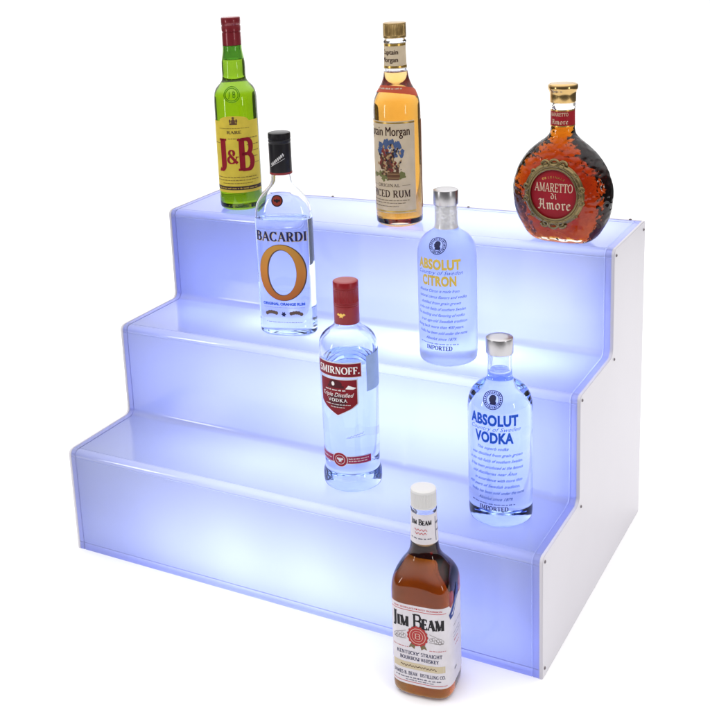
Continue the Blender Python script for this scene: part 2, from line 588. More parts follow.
# ------------------------------------------------------------------ shared materials
M_clear = glass_mat('clear_glass', (.94, .96, 1), 0.0, 1.45, (.55, .72, 1), 7)
M_blackink = mat('black_ink', (.015, .013, .016), .45)
M_brownink = mat('brown_ink', (.07, .035, .02), .5)
M_greyink = mat('grey_ink', (.22, .2, .2), .5)
M_redink = mat('red_ink', (.45, .02, .025), .42)
M_blueink = mat('blue_ink', (.010, .075, .50), .4)
M_gold = mat('gold_foil', (.78, .5, .13), .3, 1.0)
M_goldink = mat('gold_ink', (.62, .42, .06), .4, .35)
M_whiteink = mat('white_ink', (.82, .8, .78), .4)
M_silver = add_bump(mat('brushed_aluminium', (.50, .49, .50), .3, 1.0), 'noise', 400, .05)
M_cream = mottle(mat('cream_paper', (.62, .56, .44), .55), .05, 70)
M_white_paper = mottle(mat('white_paper', (.74, .71, .70), .55), .04, 80)
M_yellow_paper = mottle(mat('yellow_paper', (.62, .475, .05), .5), .08, 50)

for _m in (M_cream, M_white_paper, M_yellow_paper): add_bump(_m, 'noise', 55, .10, .0008, 3)

# ------------------------------------------------------------------ floor
bm = bmesh.new()
# one seamless white sweep: floor, curve, wall
prof = [(-1.3, 0)]+[(1.7+.6*math.sin(t), .6-.6*math.cos(t)) for t in [i/24*PI/2 for i in range(25)]]+[(2.3, 1.75)]
rows = []
for y, z in prof:
    rows.append([bm.verts.new((x, y, z)) for x in (-1.35, 1.95)])
for a, b in zip(rows, rows[1:]):
    bm.faces.new((a[0], a[1], b[1], b[0]))
fl = obj('floor', bm, mottle(mat('white_sweep', (.95, .95, .95), .6, 0, Specular_IOR_Level=.2), .01, 5), None, 60)
fl['kind'] = 'structure'
fl.rotation_euler = (0, 0, -YAW)
fl.location = (0, 0, 0)

# ------------------------------------------------------------------ the lit three-step display stand
W = .732
H = [.1647, .1492, .1514]
D = [.1499, .1532, .1613]
TP = .0045       # side panel thickness
TS = .0055       # step sheet thickness
z1, z2, z3 = H[0], H[0]+H[1], sum(H)
y1, y2, y3 = D[0], D[0]+D[1], sum(D)
corner = [(0, 0), (0, z1), (y1, z1), (y1, z2), (y2, z2), (y2, z3), (y3, z3)]

def rounded(pts, rads, n=8):
    out = [Vector(pts[0])]
    for i in range(1, len(pts)-1):
        p, a, b = Vector(pts[i]), Vector(pts[i-1]), Vector(pts[i+1])
        d0 = (a-p).normalized(); d1 = (b-p).normalized()
        r = rads[i-1]
        c = p+d0*r+d1*r
        s0 = p+d0*r; s1 = p+d1*r
        for k in range(n+1):
            t = k/n
            v = (s0-c)*math.cos(t*PI/2)+(s1-c)*math.sin(t*PI/2)
            out.append(c+v)
    out.append(Vector(pts[-1]))
    return out

stand = thing('display_stand', 'white acrylic three step bottle display stand glowing blue from inside', 'display stand', (0, 0, 0))

# materials of the stand
def sheet_material(name, base, trans, rough):
    m = bpy.data.materials.new(name)
    m.use_nodes = True
    t = m.node_tree
    b = t.nodes['Principled BSDF']
    b.inputs['Base Color'].default_value = (*base, 1)
    b.inputs['Roughness'].default_value = rough
    b.inputs['IOR'].default_value = 1.49
    tr = t.nodes.new('ShaderNodeBsdfTranslucent')
    tr.inputs['Color'].default_value = (*trans, 1)
    mx = t.nodes.new('ShaderNodeAddShader')
    t.links.new(b.outputs[0], mx.inputs[0]); t.links.new(tr.outputs[0], mx.inputs[1])
    t.links.new(mx.outputs[0], t.nodes['Material Output'].inputs['Surface'])
    return m
M_sheet = sheet_material('frosted_acrylic', (.055, .058, .085), (.34, .36, .42), .10)
M_band = sheet_material('bonded_acrylic_edge', (.065, .068, .10), (.40, .415, .47), .06)
M_inner = bpy.data.materials.new('clear_inner_face')
M_inner.use_nodes = True
_t = M_inner.node_tree; _t.nodes.remove(_t.nodes['Principled BSDF'])
_n = _t.nodes.new('ShaderNodeBsdfTransparent'); _t.links.new(_n.outputs[0], _t.nodes['Material Output'].inputs['Surface'])
M_panel = mottle(mat('white_acrylic', (.57, .55, .59), .3), .015, 6)
M_strip = bpy.data.materials.new('milky_acrylic')
M_strip.use_nodes = True
_t = M_strip.node_tree
_tr = _t.nodes.new('ShaderNodeBsdfTranslucent'); _tr.inputs['Color'].default_value = (.5, .52, .75, 1)
_tp = _t.nodes.new('ShaderNodeBsdfTransparent'); _tp.inputs['Color'].default_value = (.8, .82, 1, 1)
_mx = _t.nodes.new('ShaderNodeMixShader'); _mx.inputs[0].default_value = .80
_t.links.new(_tr.outputs[0], _mx.inputs[1]); _t.links.new(_tp.outputs[0], _mx.inputs[2])
_t.links.new(_mx.outputs[0], _t.nodes['Material Output'].inputs['Surface'])
M_screw = mat('steel_screw', (.16, .14, .15), .35, 1.0)

ro, ri = .009, .011
outer = rounded(corner, [ro, ri, ro, ri, ro])
inn_c = [(TS, 0), (TS, z1-TS), (y1+TS, z1-TS), (y1+TS, z2-TS), (y2+TS, z2-TS), (y2+TS, z3-TS), (y3, z3-TS)]
inner = rounded(inn_c, [ro-TS+.001, ri+TS, ro-TS+.001, ri+TS, ro-TS+.001])
X0, X1 = -W/2+TP, W/2-TP
# outer face points with their bands: the bonded edge strips read as a border behind each riser's top, foot and ends
prof_pts = []                       # (point, is_band_after, groove)
def add_line(a, b, cuts):
    """straight run a->b with thin engraved joints at the given distances from a"""
    a, b = Vector(a), Vector(b)
    d = (b-a).normalized()
    nn = Vector((-d.y, d.x))       # outward of the run
    for c in cuts:
        for t, dep in ((-.0011, 0), (-.0004, -.0009), (.0004, -.0009), (.0011, 0)):
            prof_pts.append((a+d*(c+t)+nn*dep))
bends = []
prof_pts.append(Vector((0, 0)))
tops = [(0, 0, z1), (y1, z1, z2), (y2, z2, z3)]
seg_pts = [o for o in outer]
NB = 9
arcs = [seg_pts[1+i*NB:1+(i+1)*NB] for i in range(5)]
FB, TB = .0125, .0108              # joint above the foot, joint below each nosing
add_line((0, 0), (0, z1), [FB, z1-TB])
prof_pts += arcs[0]
add_line((0, z1), (y1, z1), [ro+.0015])
prof_pts += arcs[1]
add_line((y1, z1), (y1, z2), [H[1]-TB])
prof_pts += arcs[2]
add_line((y1, z2), (y2, z2), [ro+.0015])
prof_pts += arcs[3]
add_line((y2, z2), (y2, z3), [H[2]-TB])
prof_pts += arcs[4]
add_line((y2, z3), (y3, z3), [ro+.0015, D[2]-.0115])
prof_pts.append(Vector((y3, z3)))
nrm = []
for i, p in enumerate(prof_pts):
    a_, b_ = prof_pts[max(0, i-1)], prof_pts[min(len(prof_pts)-1, i+1)]
    d = (b_-a_).normalized(); nrm.append(Vector((-d.y, d.x)))
SB_ = .0085
xs = [(X0, 0)]
for c in (X0+SB_, X1-SB_):
    xs += [(c-.0011, 0), (c-.0004, -.0009), (c+.0004, -.0009), (c+.0011, 0)]
xs.append((X1, 0))
def band_at(p, x):
    if x < X0+SB_ or x > X1-SB_: return True
    y, z = p
    if y < y1-.001 and z < FB: return True
    for (yy, _z, zt) in tops:
        if yy-.001 < y < yy+ro+.0016 and z > zt-TB: return True
    return y > y3-.0115
bm = bmesh.new()
vo = [[bm.verts.new((x, (p+nrm[i]*dx).x, (p+nrm[i]*dx).y)) for i, p in enumerate(prof_pts)] for x, dx in xs]
vi = [[bm.verts.new((x, p.x, p.y)) for p in inner] for x in (X0, X1)]
n = len(prof_pts)
for j in range(len(xs)-1):
    for i in range(n-1):
        f = bm.faces.new((vo[j][i], vo[j+1][i], vo[j+1][i+1], vo[j][i+1]))
        mid = (prof_pts[i]+prof_pts[i+1])/2
        f.material_index = 2 if band_at((mid.x, mid.y), (xs[j][0]+xs[j+1][0])/2) else 0
m_ = len(inner)
for i in range(m_-1):
    bm.faces.new((vi[0][i+1], vi[1][i+1], vi[1][i], vi[0][i])).material_index = 1
for k_, side in ((0, vo[0]), (1, vo[-1])):
    f = bm.faces.new(side+vi[k_][::-1]); f.material_index = 1
bmesh.ops.triangulate(bm, faces=[f for f in bm.faces if len(f.verts) > 20])
bmesh.ops.recalc_face_normals(bm, faces=bm.faces)
sheet = obj('step_sheet', bm, [M_sheet, M_inner, M_band], stand, 25)

def extrude_x(name, pts, xa, xb, m, parent, bev=0.0):
    bm = bmesh.new()
    va = [bm.verts.new((xa, p[0], p[1])) for p in pts]
    f = bm.faces.new(va)
    r = bmesh.ops.extrude_face_region(bm, geom=[f])
    vv = [g for g in r['geom'] if isinstance(g, bmesh.types.BMVert)]
    bmesh.ops.translate(bm, vec=(xb-xa, 0, 0), verts=vv)
    bmesh.ops.recalc_face_normals(bm, faces=bm.faces)
    if bev:
        ed = [e for e in bm.edges if abs(e.verts[0].co.x-e.verts[1].co.x) < 1e-6]
        bmesh.ops.bevel(bm, geom=ed, offset=bev, segments=2, affect='EDGES')
    bmesh.ops.triangulate(bm, faces=[f for f in bm.faces if len(f.verts) > 4])
    return obj(name, bm, m, parent, 40)

BT = .0065  # back panel thickness
pp = [Vector((p.x-.0007 if i < 0 else p.x, p.y)) for i, p in enumerate(outer)]
panel_pts = [Vector((-.0006, 0.0))]+[Vector((p.x-.0006, p.y+.0006)) for p in outer[1:-1]]+[Vector((y3+BT-.004, z3+.0006)), Vector((y3+BT-.001, z3-.001)), Vector((y3+BT, z3-.004)), Vector((y3+BT, 0))]
def screw(parent, loc, axis):
    bm = bmesh.new()
    r = .0021
    rings = []
    for (rr, h) in ((r, -.0015), (r, .0006), (r*.8, .0012), (r*.35, .0014), (r*.3, .0008)):
        ring = []
        for k in range(14):
            a = 2*PI*k/14
            c, s_ = rr*math.cos(a), rr*math.sin(a)
            ring.append({'x': (loc[0]+h, loc[1]+c, loc[2]+s_), '-x': (loc[0]-h, loc[1]-c, loc[2]+s_), 'z': (loc[0]+c, loc[1]+s_, loc[2]+h)}[axis])
        rings.append(ring)
    ring_skin(bm, rings)
    bmesh.ops.recalc_face_normals(bm, faces=bm.faces)
    return obj('screw', bm, M_screw, parent, 40)

sc_pts = [(.007, .012), (.007, z1-.007), (y1+.006, z1-.006), (y1+.007, z2-.007), (y2+.006, z2-.006), (y2+.008, z3-.009), (y3-.004, z3-.011)]
for sx in (-1, 1):
    xa, xb = sx*W/2, sx*(W/2-TP)
    p = extrude_x('side_panel', panel_pts, xa, xb, M_panel, stand, .0007)
    for yy, zz in sc_pts:
        screw(p, (xa, yy, zz), 'x' if sx > 0 else '-x')
# back panel with its edge showing along the top
bm = bmesh.new()
bmesh.ops.create_cube(bm, size=1)
for v in bm.verts:
    v.co = Vector((v.co.x*(X1-X0), y3+.0002+(v.co.y+.5)*(BT-.0002), (v.co.z+.5)*(z3+.0004)))
bmesh.ops.bevel(bm, geom=bm.edges[:], offset=.0006, segments=2, affect='EDGES')
back = obj('back_panel', bm, M_panel, stand, 40)
for fx in (-.145, .095, .345):
    screw(back, (fx, y3+BT*.55, z3+.0004), 'z')
# milky mounting strips inside, along both ends of the steps, the front foot and the back
sp = .010
o1 = rounded([(TS+.001, .001), (TS+.001, z1-TS-.001), (y1+TS+.001, z1-TS-.001), (y1+TS+.001, z2-TS-.001), (y2+TS+.001, z2-TS-.001), (y2+TS+.001, z3-TS-.001), (y3-.0005, z3-TS-.001)], [.004, .016, .004, .016, .004])
k = TS+.001+sp
o2 = rounded([(k, .001), (k, z1-k), (y1+k, z1-k), (y1+k, z2-k), (y2+k, z2-k), (y2+k, z3-k), (y3-.0005, z3-k)], [.002, .016, .002, .016, .002])
for sx in (-1, 1):
    extrude_x('mounting_strip', o1+o2[::-1], sx*(W/2-TP-.0004), sx*(W/2-TP-.0115), M_strip, stand)
def box(name, lo, hi, m, parent, bev=.0005):
    bm = bmesh.new()
    bmesh.ops.create_cube(bm, size=1)
    for v in bm.verts:
        v.co = Vector([lo[i]+(v.co[i]+.5)*(hi[i]-lo[i]) for i in range(3)])
    if bev: bmesh.ops.bevel(bm, geom=bm.edges[:], offset=bev, segments=1, affect='EDGES')
    return obj(name, bm, m, parent, 40)
xi0, xi1 = X0+.0125, X1-.0125
box('mounting_strip', (xi0, TS+.001, .001), (xi1, TS+.011, .0135), M_strip, stand)
box('mounting_strip', (xi0, y3-.0110, z3-TS-.0115), (xi1, y3-.0010, z3-TS-.001), M_strip, stand)
box('base_panel', (xi0, TS+.0125, .001), (xi1, y3-.001, .006), M_panel, stand)

# the lamps in the stand
LS = .51
def lamp(loc, power, col, rad):
    l = bpy.data.lights.new('stand_lamp', 'POINT')
    l.energy = power*LS; l.color = col; l.shadow_soft_size = rad
    o = bpy.data.objects.new('stand_lamp', l); COL.objects.link(o)
    o.location = loc; o.parent = stand
    return o
BL = (.24, .32, 1.0)
CB = (.57, .65, 1.0)
ROWS = [  # y, z, then (x, power, colour) along the row
    (.088, .066, [(-.29, .08, BL), (-.19, .55, CB), (-.08, 1.15, CB), (.05, 1.10, CB), (.17, .80, CB), (.29, .50, BL)]),
    (.250, .256, [(-.28, .50, BL), (-.16, .78, CB), (-.03, 1.10, CB), (.09, 1.40, CB), (.20, 1.50, CB), (.29, .85, BL)]),
    (.400, .355, [(-.28, .70, BL), (-.15, .80, BL), (-.03, .85, CB), (.09, .85, CB), (.20, 1.0, CB), (.29, .85, CB)])]
for yy, zz, row in ROWS:
    for xx, pw, cc in row:
        lamp((xx, yy, zz), pw, cc, .035)
# ------------------------------------------------------------------ small print helpers
def heavy(sh, d=.00028):
    V, Fc = sh
    return join(sh, ([(x+d, y) for x, y in V], Fc), ([(x-d, y) for x, y in V], Fc))

def dashes(u0, u1, v, h, seed, fill=.62):
    """a line of print too small to read: word-long ticks"""
    r = random.Random(seed)
    out = ([], [])
    x = u0
    while x < u1-h:
        wd = min(h*r.uniform(1.0, 4.0), u1-x)
        xx = x
        while xx < x+wd:
            out = join(out, rect(xx, v, min(xx+h*.45, x+wd), v+h*r.uniform(.65, 1.0)))
            xx += h*.7
        x += wd+h*.8
    return out

def oring(u, v, ro, ri, n=56, du=0.0):
    V, Fc = [], []
    for i in range(n):
        a = 2*PI*i/n
        V.append((u+ro[0]*math.cos(a), v+ro[1]*math.sin(a)))
        V.append((u+du+ri[0]*math.cos(a), v+ri[1]*math.sin(a)))
    for i in range(n):
        j = (i+1) % n
        Fc.append((2*i, 2*j, 2*j+1, 2*i+1))
    return V, Fc

def cap(b, prof, m, ridges=None, seg=72, name='cap', smooth=35):
    if ridges:                      # rings of their own for the knurled zone
        q = [prof[0]]
        for p0, p1 in zip(prof, prof[1:]):
            if abs(p0[0]-p1[0]) < 4e-4 and p0[1] < ridges[0] and p1[1] > ridges[1]:
                q += [(p0[0], ridges[0]-.0002), (p0[0], ridges[0]+.0002), (p0[0], ridges[1]-.0002), (p0[0], ridges[1]+.0002)]
            q.append(p1)
        prof = q
    bm = bmesh.new()
    lathe(bm, prof, seg, ridges=ridges)
    return obj(name, bm, m, b.root, smooth)

def cap_profile(r, z0, z1, rim=.0008, top=.0012, grooves=()):
    p = [(r*.86, z0), (r-rim*.4, z0), (r, z0+rim)]
    for g in grooves:
        p += [(r, g-.0009), (r-.0007, g-.0004), (r-.0007, g+.0004), (r, g+.0009)]
    p += [(r, z1-top), (r-top*.3, z1-top*.3), (r-top, z1), (r*.5, z1-.0002)]
    return p

def emboss(b, name, m, shapes, zref, r=.0007):
    """raised glass lines"""
    bm = bmesh.new()
    for pts, closed in shapes:
        tube(bm, [b.pt(b.phi(u, zref), v, r*.5) for u, v in pts], r, 6, closed)
    return obj(name, bm, m, b.root, 60)

# ------------------------------------------------------------------ 1 green whisky bottle
M_green = glass_mat('green_glass', (.24, .46, .15), 0.0, 1.45, (.95, .94, .12), 66)
b = Bottle('whisky_bottle', 'tall green glass whisky bottle with yellow label and red cap on the top step', 'bottle',
           (-.2590, .3624, z3), 10,
           [(0, .0312), (.006, .0346), (.02, .0349), (.165, .0349), (.180, .0346), (.191, .0332), (.199, .0296), (.2055, .0235), (.2115, .0197),
            (.219, .0188), (.229, .0190), (.238, .0187), (.246, .0176), (.254, .0160), (.262, .0153), (.266, .0153), (.2675, .0142), (.306, .0125)])
b.body(M_green, .2425, wall=.0028)
M_redcap = mat('red_foil', (.21, .008, .016), .32, .25, Coat_Weight=.5)
cap(b, [(.0138, .2655), (.0151, .2655), (.0153, .267), (.0151, .286), (.0143, .2866), (.0143, .2876), (.0153, .2884), (.0155, .2955), (.0149, .2968), (.0149, .2980),
        (.0156, .2990), (.0156, .3086), (.0150, .3100), (.0135, .3105)], M_redcap)
lab = [(-.0487, .031), (.0487, .031), (.0487, .148), (.028, .148)]+[(u, .148+.0085*math.sin(math.acos(max(-1, min(1, u/.026))))) for u in [.026-.052*i/24 for i in range(25)]]+[(-.028, .148), (-.0487, .148)]
L = b.wrap('label', M_yellow_paper, polygon(lab), None, .09, .0003, .00025, .004)
b.wrap('label_band', mat('dark_band', (.045, .025, .02), .5), rect(-.0487, .0355, .0487, .0415), L, .09, .0003+LAY, 0, .004)
b.wrap('lettering', M_goldink, join(dashes(-.036, .036, .0372, .0022, 5)), L, .09, .0003+2*LAY)
b.wrap('lettering', M_brownink, join(fit(roman('RARE', .22, .08), 0, .1275, .024, .0052),
       dashes(-.026, .026, .136, .0012, 8), dashes(-.04, .04, .0508, .0016, 1), dashes(-.038, .036, .0556, .0016, 2), dashes(-.025, .027, .0458, .0014, 3),
       dashes(-.01, .044, .119, .0018, 4), dashes(.02, .046, .108, .0016, 6), dashes(.022, .045, .098, .0016, 7), dashes(.026, .044, .088, .002, 9), dashes(-.044, -.024, .112, .0014, 14), dashes(.024, .045, .078, .0016, 19)), L, .09, .0003+LAY)
# crest
b.wrap('emblem', mat('crest_print', (.12, .06, .03), .5), join(disc(0, .1475, .0034, .0042), rect(-.0062, .1425, .0062, .1452), disc(-.0052, .1485, .0016, .003), disc(.0052, .1485, .0016, .003), disc(0, .1535, .0022, .0016)), L, .09, .0003+LAY)
M_bigred = mat('label_red', (.25, .008, .016), .45)
b.wrap('lettering', M_bigred, join(fit(roman('J', .27, .10, serif=.07), -.0225, .066, .018, .054), fit(roman('&', .22, .09), -.0040, .078, .020, .024),
       fit(roman('B', .27, .10, serif=.07), .0190, .066, .029, .055)), L, .09, .0003+2*LAY, 0, .003)
# glass seal moulded on the shoulder
zc, rc = .1905, .0128
lt = []
for ch, du in (('J', -.0040), ('B', .0032)):
    for pts, _w in GLYPH[ch][1]:
        lt.append(([((px-.35)*.0062+du, zc-.0045+py*.009) for px, py in pts], False))
emboss(b, 'seal', M_green, [(arc(0, zc, rc, rc*.95, 0, 360, 40)[:-1], True), (arc(0, zc, rc*.8, rc*.76, 0, 360, 40)[:-1], True)]+lt, zc, .0007)

# ------------------------------------------------------------------ 2 orange rum bottle, flat oval
M_clear2 = glass_mat('clear_glass_oval', (.94, .96, 1), 0.0, 1.45, (.55, .72, 1), 6)
b = Bottle('rum_bottle', 'flat clear rum bottle with big orange O and black cap on the middle step', 'bottle',
           (-.0985, .2227, z2), 17,
           [(0, .0405, .0215, 2.4), (.006, .0432, .0243, 2.4), (.02, .0437, .0247, 2.4), (.17, .0437, .0247, 2.4), (.186, .0432, .0245, 2.35), (.200, .0405, .0238, 2.3), (.211, .0350, .0225, 2.2),
            (.2195, .0280, .0207, 2.1), (.2265, .0213, .0186, 2.0), (.2325, .0172, .0167, 2.0), (.238, .0155, .0155, 2.0), (.247, .0148, .0148, 2.0), (.250, .0142, .0142, 2.0), (.300, .0125, .0125, 2.0)])
b.body(M_clear2, .1790, wall=.0026)
M_blackcap = mat('black_cap', (.010, .009, .011), .3, 0, Specular_IOR_Level=.25)
c_ = cap(b, [(.0140, .2475), (.0163, .2478), (.0165, .249), (.0165, .2925), (.0158, .2932), (.0158, .2938), (.0166, .2945), (.0167, .2975), (.0160, .2982), (.0160, .2989), (.0167, .2997), (.0167, .3060),
        (.0162, .3076), (.0150, .3082)], M_blackcap, (.2944, .3061, 48, .0006), 144)
cap(b, [(.0140, .2468), (.0166, .2470), (.0168, .2478), (.0168, .2496), (.0166, .2502), (.014, .2503)], mat('cap_red_ring', (.25, .02, .02), .35), name='cap_ring')
capb = Bottle.__new__(Bottle); capb.__dict__.update(b.__dict__); capb._tab = {}
capb.a = capb.b = lambda z: .0165; capb.n = lambda z: 2.0; capb.top = .31
sig = [(-.010+.020*t/40, .262+.016*t/40+.0030*math.sin(t*1.25)*(1 if t % 5 else .3)) for t in range(41)]
capb.wrap('signature', M_whiteink, join(stroke(sig, .0006), stroke([(-.012, .2590), (.011, .2715)], .0004)), c_, .27, .0003)
ORG = bpy.data.materials.new('orange_print'); ORG.use_nodes = True
_t = ORG.node_tree; _b = _t.nodes['Principled BSDF']; _b.inputs['Roughness'].default_value = .35; _b.inputs['Metallic'].default_value = .25
_c = _t.nodes.new('ShaderNodeTexCoord'); _s = _t.nodes.new('ShaderNodeSeparateXYZ'); _m = _t.nodes.new('ShaderNodeMapRange'); _r = _t.nodes.new('ShaderNodeValToRGB')
_m.inputs['From Min'].default_value = .058; _m.inputs['From Max'].default_value = .145
_r.color_ramp.elements[0].color = (.36, .085, .012, 1); _r.color_ramp.elements[1].color = (.50, .25, .035, 1)
_e = _r.color_ramp.elements.new(.5); _e.color = (.54, .19, .02, 1)
_t.links.new(_c.outputs['Object'], _s.inputs[0]); _t.links.new(_s.outputs['Z'], _m.inputs['Value']); _t.links.new(_m.outputs[0], _r.inputs['Fac']); _t.links.new(_r.outputs[0], _b.inputs['Base Color'])
M_brass = mat('dark_outline', (.10, .055, .03), .4, .3)
zO = .1015
b.wrap('letter_outline', M_brass, oring(.001, zO, (.0375, .0437), (.0212, .0345)), None, zO, .0004)
b.wrap('big_letter', ORG, oring(0, zO, (.0362, .0428), (.0226, .0357)), None, zO, .0004+LAY)
M_navy = mat('navy_ink', (.018, .02, .07), .4)
t_ = fit(roman('BACARDI', .24, .09, track=.05, serif=.06), 0, .1490, .080, .0155)
b.wrap('lettering', M_goldink, (([(x+.0007, y-.0006) for x, y in t_[0]]), t_[1]), None, .155, .0004)
b.wrap('lettering', M_navy, t_, None, .155, .0004+LAY)
b.wrap('lettering', M_blueink, fit(sans('ORIGINAL ORANGE RUM', .05), 0, .0505, .066, .0046), None, .055, .0004)
b.wrap('lettering', M_greyink, join(dashes(-.033, .033, .0468, .0011, 31), dashes(-.028, .028, .0235, .0016, 32)), None, .05, .0004)
orn = ([], [])
for sgn in (-1, 1):
    for k_ in range(5):
        orn = join(orn, disc(sgn*(.0115+.0038*k_), .0362+(.0022, .0032, .0036, .003, .001)[k_], .0028, .0030, 10))
b.wrap('emblem', mat('ornament_print', (.13, .085, .06), .5), orn, None, .04, .0004)
b.wrap('emblem', M_navy, disc(0, .0368, .0030, .0034, 24, .28, 6), None, .04, .0004)
# medallion on the shoulder
zm = .2105
um = -.0015
md = b.wrap('medallion', mat('medallion_rim', (.035, .02, .02), .35, .3), disc(um, zm, .0088, .0088), None, zm, .0010, .0008, .003, .003, True)
b.wrap('emblem', mat('medallion_red', (.26, .03, .018), .35, .1), disc(um, zm, .0069, .0069), md, zm, .0010+LAY, 0, .003, .003, True)
bat = [(-.0062, .0012), (-.0045, .0030), (-.0020, .0016), (-.0008, .0036), (.0008, .0036), (.0020, .0016), (.0045, .0030), (.0062, .0012), (.0050, -.0022), (.0034, -.0006), (.0018, -.0026), (0, -.0044), (-.0018, -.0026), (-.0034, -.0006), (-.0050, -.0022)]
b.wrap('emblem', M_blackink, polygon([(um+x*.8, zm+y*.8) for x, y in bat]), md, zm, .0010+2*LAY, 0, .003, .003, True)
# white back label with bar code, seen past the edge
bk = lambda u: u
def back_wrap(b, name, m, u0, u1, v0, v1, zref, parent=None, off=.0004):
    bm = bmesh.new()
    n = 20
    P = [b.phi(u0+(u1-u0)*i/n, zref) for i in range(n+1)]
    rows = [[bm.verts.new(b.pt(p, v, off)) for p in P] for v in (v0, v1)]
    rin = [[bm.verts.new(b.pt(p, v, off-.0003)) for p in P] for v in (v0, v1)]
    for i in range(n):
        bm.faces.new((rows[0][i], rows[0][i+1], rows[1][i+1], rows[1][i]))
        bm.faces.new((rin[0][i+1], rin[0][i], rin[1][i], rin[1][i+1]))
    return obj(name, bm, m, parent or b.root, 40)
bc = ([], [])
for i in range(14):
    v = .050+i*.0021
    bc = join(bc, rect(.0620, v, .0700, v+.0006+.0007*((i*7) % 3)/2))
b.wrap('bar_code', M_greyink, bc, None, .06, .0005, 0, .003)

# ------------------------------------------------------------------ 3 spiced rum
M_gold_rum = liquid_mat('golden_rum', (.968, .735, .15), 58)
b = Bottle('rum_bottle', 'clear bottle of golden spiced rum with cream label and gold cap on the top step', 'bottle',
           (.0310, .3501, z3), 34,
           [(0, .0315), (.005, .0345), (.02, .0350), (.168, .0350), (.180, .0345), (.190, .0328), (.199, .0292), (.207, .0245), (.215, .0208), (.224, .0184), (.235, .0169), (.250, .0161), (.268, .0157),
            (.273, .0157), (.2738, .0168), (.2765, .0168), (.2772, .0150), (.300, .014)])
b.body(M_clear, .2290, wall=.0028, liquid=M_gold_rum)
M_goldcap = mat('gold_cap', (.44, .30, .125), .34, 1.0)
cap(b, cap_profile(.0168, .2790, .3010), M_goldcap, (.2825, .2990, 60, .0005), 180)
M_cream2 = mottle(mat('beige_label', (.60, .49, .33), .5), .05, 60)
L = b.wrap('label', M_cream2, rect(-.0480, .0225, .0480, .1610), None, .09, .0003, .00025, .004)
b.wrap('label_border', M_gold, rect(-.0480, .0240, .0480, .0262), L, .09, .0003+LAY, 0, .004)
b.wrap('label_border', M_gold, rect(-.0480, .1572, .0480, .1594), L, .09, .0003+LAY, 0, .004)
M_dkbrown = mat('dark_brown_ink', (.05, .022, .015), .45)
b.wrap('lettering', M_dkbrown, heavy(fit(sans('Captain Morgan'), 0, .1395, .078, .0140, cap=.72)), L, .09, .0003+LAY)
b.wrap('lettering', M_dkbrown, join(fit(roman('ORIGINAL', .16, .08, track=.06), .004, .0625, .036, .0052), fit(roman('SPICED RUM', .20, .08, track=.04), .002, .0465, .072, .0115),
       dashes(-.03, -.018, .0645, .001, 44), dashes(.026, .038, .0645, .001, 45)), L, .09, .0003+LAY)
b.wrap('lettering', M_brownink, join(dashes(-.036, .036, .0415, .0016, 41), dashes(-.03, .03, .0375, .0014, 42), dashes(-.026, .022, .0325, .0014, 43)), L, .09, .0003+LAY)
# a small painterly patch with a barrel on mossy ground and draped cloth
rp = random.Random(12)
def blobs(cx, cy, rx, ry, n, r0, r1):
    out = ([], [])
    for i in range(n):
        a = rp.uniform(0, 2*PI); q = math.sqrt(rp.random())
        x, y = cx+rx*q*math.cos(a), cy+ry*q*math.sin(a)
        r = rp.uniform(r0, r1); ph = rp.uniform(0, 6)
        out = join(out, polygon([(x+r*(1+.4*math.sin(3*t+ph))*math.cos(t), y+r*1.3*(1+.4*math.sin(2*t+ph))*math.sin(t)) for t in [k*2*PI/9 for k in range(9)]]))
    return out
for nm, cc, args in (('picture_green', (.17, .17, .06), (-.002, .0790, .026, .0055, 26, .0018, .0042)), ('picture_blue', (.07, .11, .22), (.003, .1190, .023, .0120, 34, .0016, .0046)),
                     ('picture_red', (.20, .04, .03), (-.004, .1010, .013, .0170, 32, .0016, .0042)), ('picture_brown', (.10, .045, .025), (.001, .0960, .017, .0200, 30, .0012, .0032)),
                     ('picture_tan', (.42, .27, .13), (.001, .1020, .020, .0240, 34, .0008, .0022)), ('picture_dark', (.035, .025, .03), (.002, .1020, .019, .0250, 34, .0006, .0017)),
                     ('picture_barrel', (.13, .06, .03), None)):
    sh_ = blobs(args[0]+.006, *args[1:]) if args else join(polygon([(.005, .0735), (.021, .0735), (.0228, .0795), (.021, .0855), (.005, .0855), (.0032, .0795)]))
    b.wrap('label_picture', mat(nm, cc, .5), sh_, L, .09, .0003+LAY*(1+.6*('green blue red brown tan dark barrel'.split().index(nm[8:]))))
b.wrap('label_picture', mat('picture_hoops', (.34, .2, .09), .5), join(rect(.0038, .0760, .0222, .0770), rect(.0038, .0820, .0222, .0830)), L, .09, .0003+LAY*5.4)
add_bump(M_cream2, 'noise', 55, .10, .0008, 3)
NL = b.wrap('neck_label', M_cream2, rect(-.0300, .2350, .0300, .2725), None, .255, .0004, .00025, .003)
b.wrap('label_border', M_gold, rect(-.0300, .2362, .0300, .2392), NL, .255, .0004+LAY, 0, .003)
b.wrap('label_border', M_gold, rect(-.0300, .2680, .0300, .2712), NL, .255, .0004+LAY, 0, .003)
b.wrap('lettering', M_dkbrown, join(heavy(fit(sans('Captain'), 0, .2560, .027, .0072, cap=.72)), heavy(fit(sans('Morgan'), 0, .2450, .026, .0072, cap=.72))), NL, .255, .0004+LAY)
band = [(-.060+.12*i/40, .1925+.0095*math.cos((i-20)/20*PI*.5)) for i in range(41)]
SB = b.wrap('shoulder_label', mat('red_band', (.46, .07, .03), .45), join(([p for x, y in band for p in ((x, y), (x, y+.0095))], [(2*i, 2*i+2, 2*i+3, 2*i+1) for i in range(40)])), None, None, .0004, 0, .004, .003)
b.wrap('lettering', M_cream, dashes(-.022, .024, .2060, .0022, 46, .8), SB, .205, .0004+3*LAY)
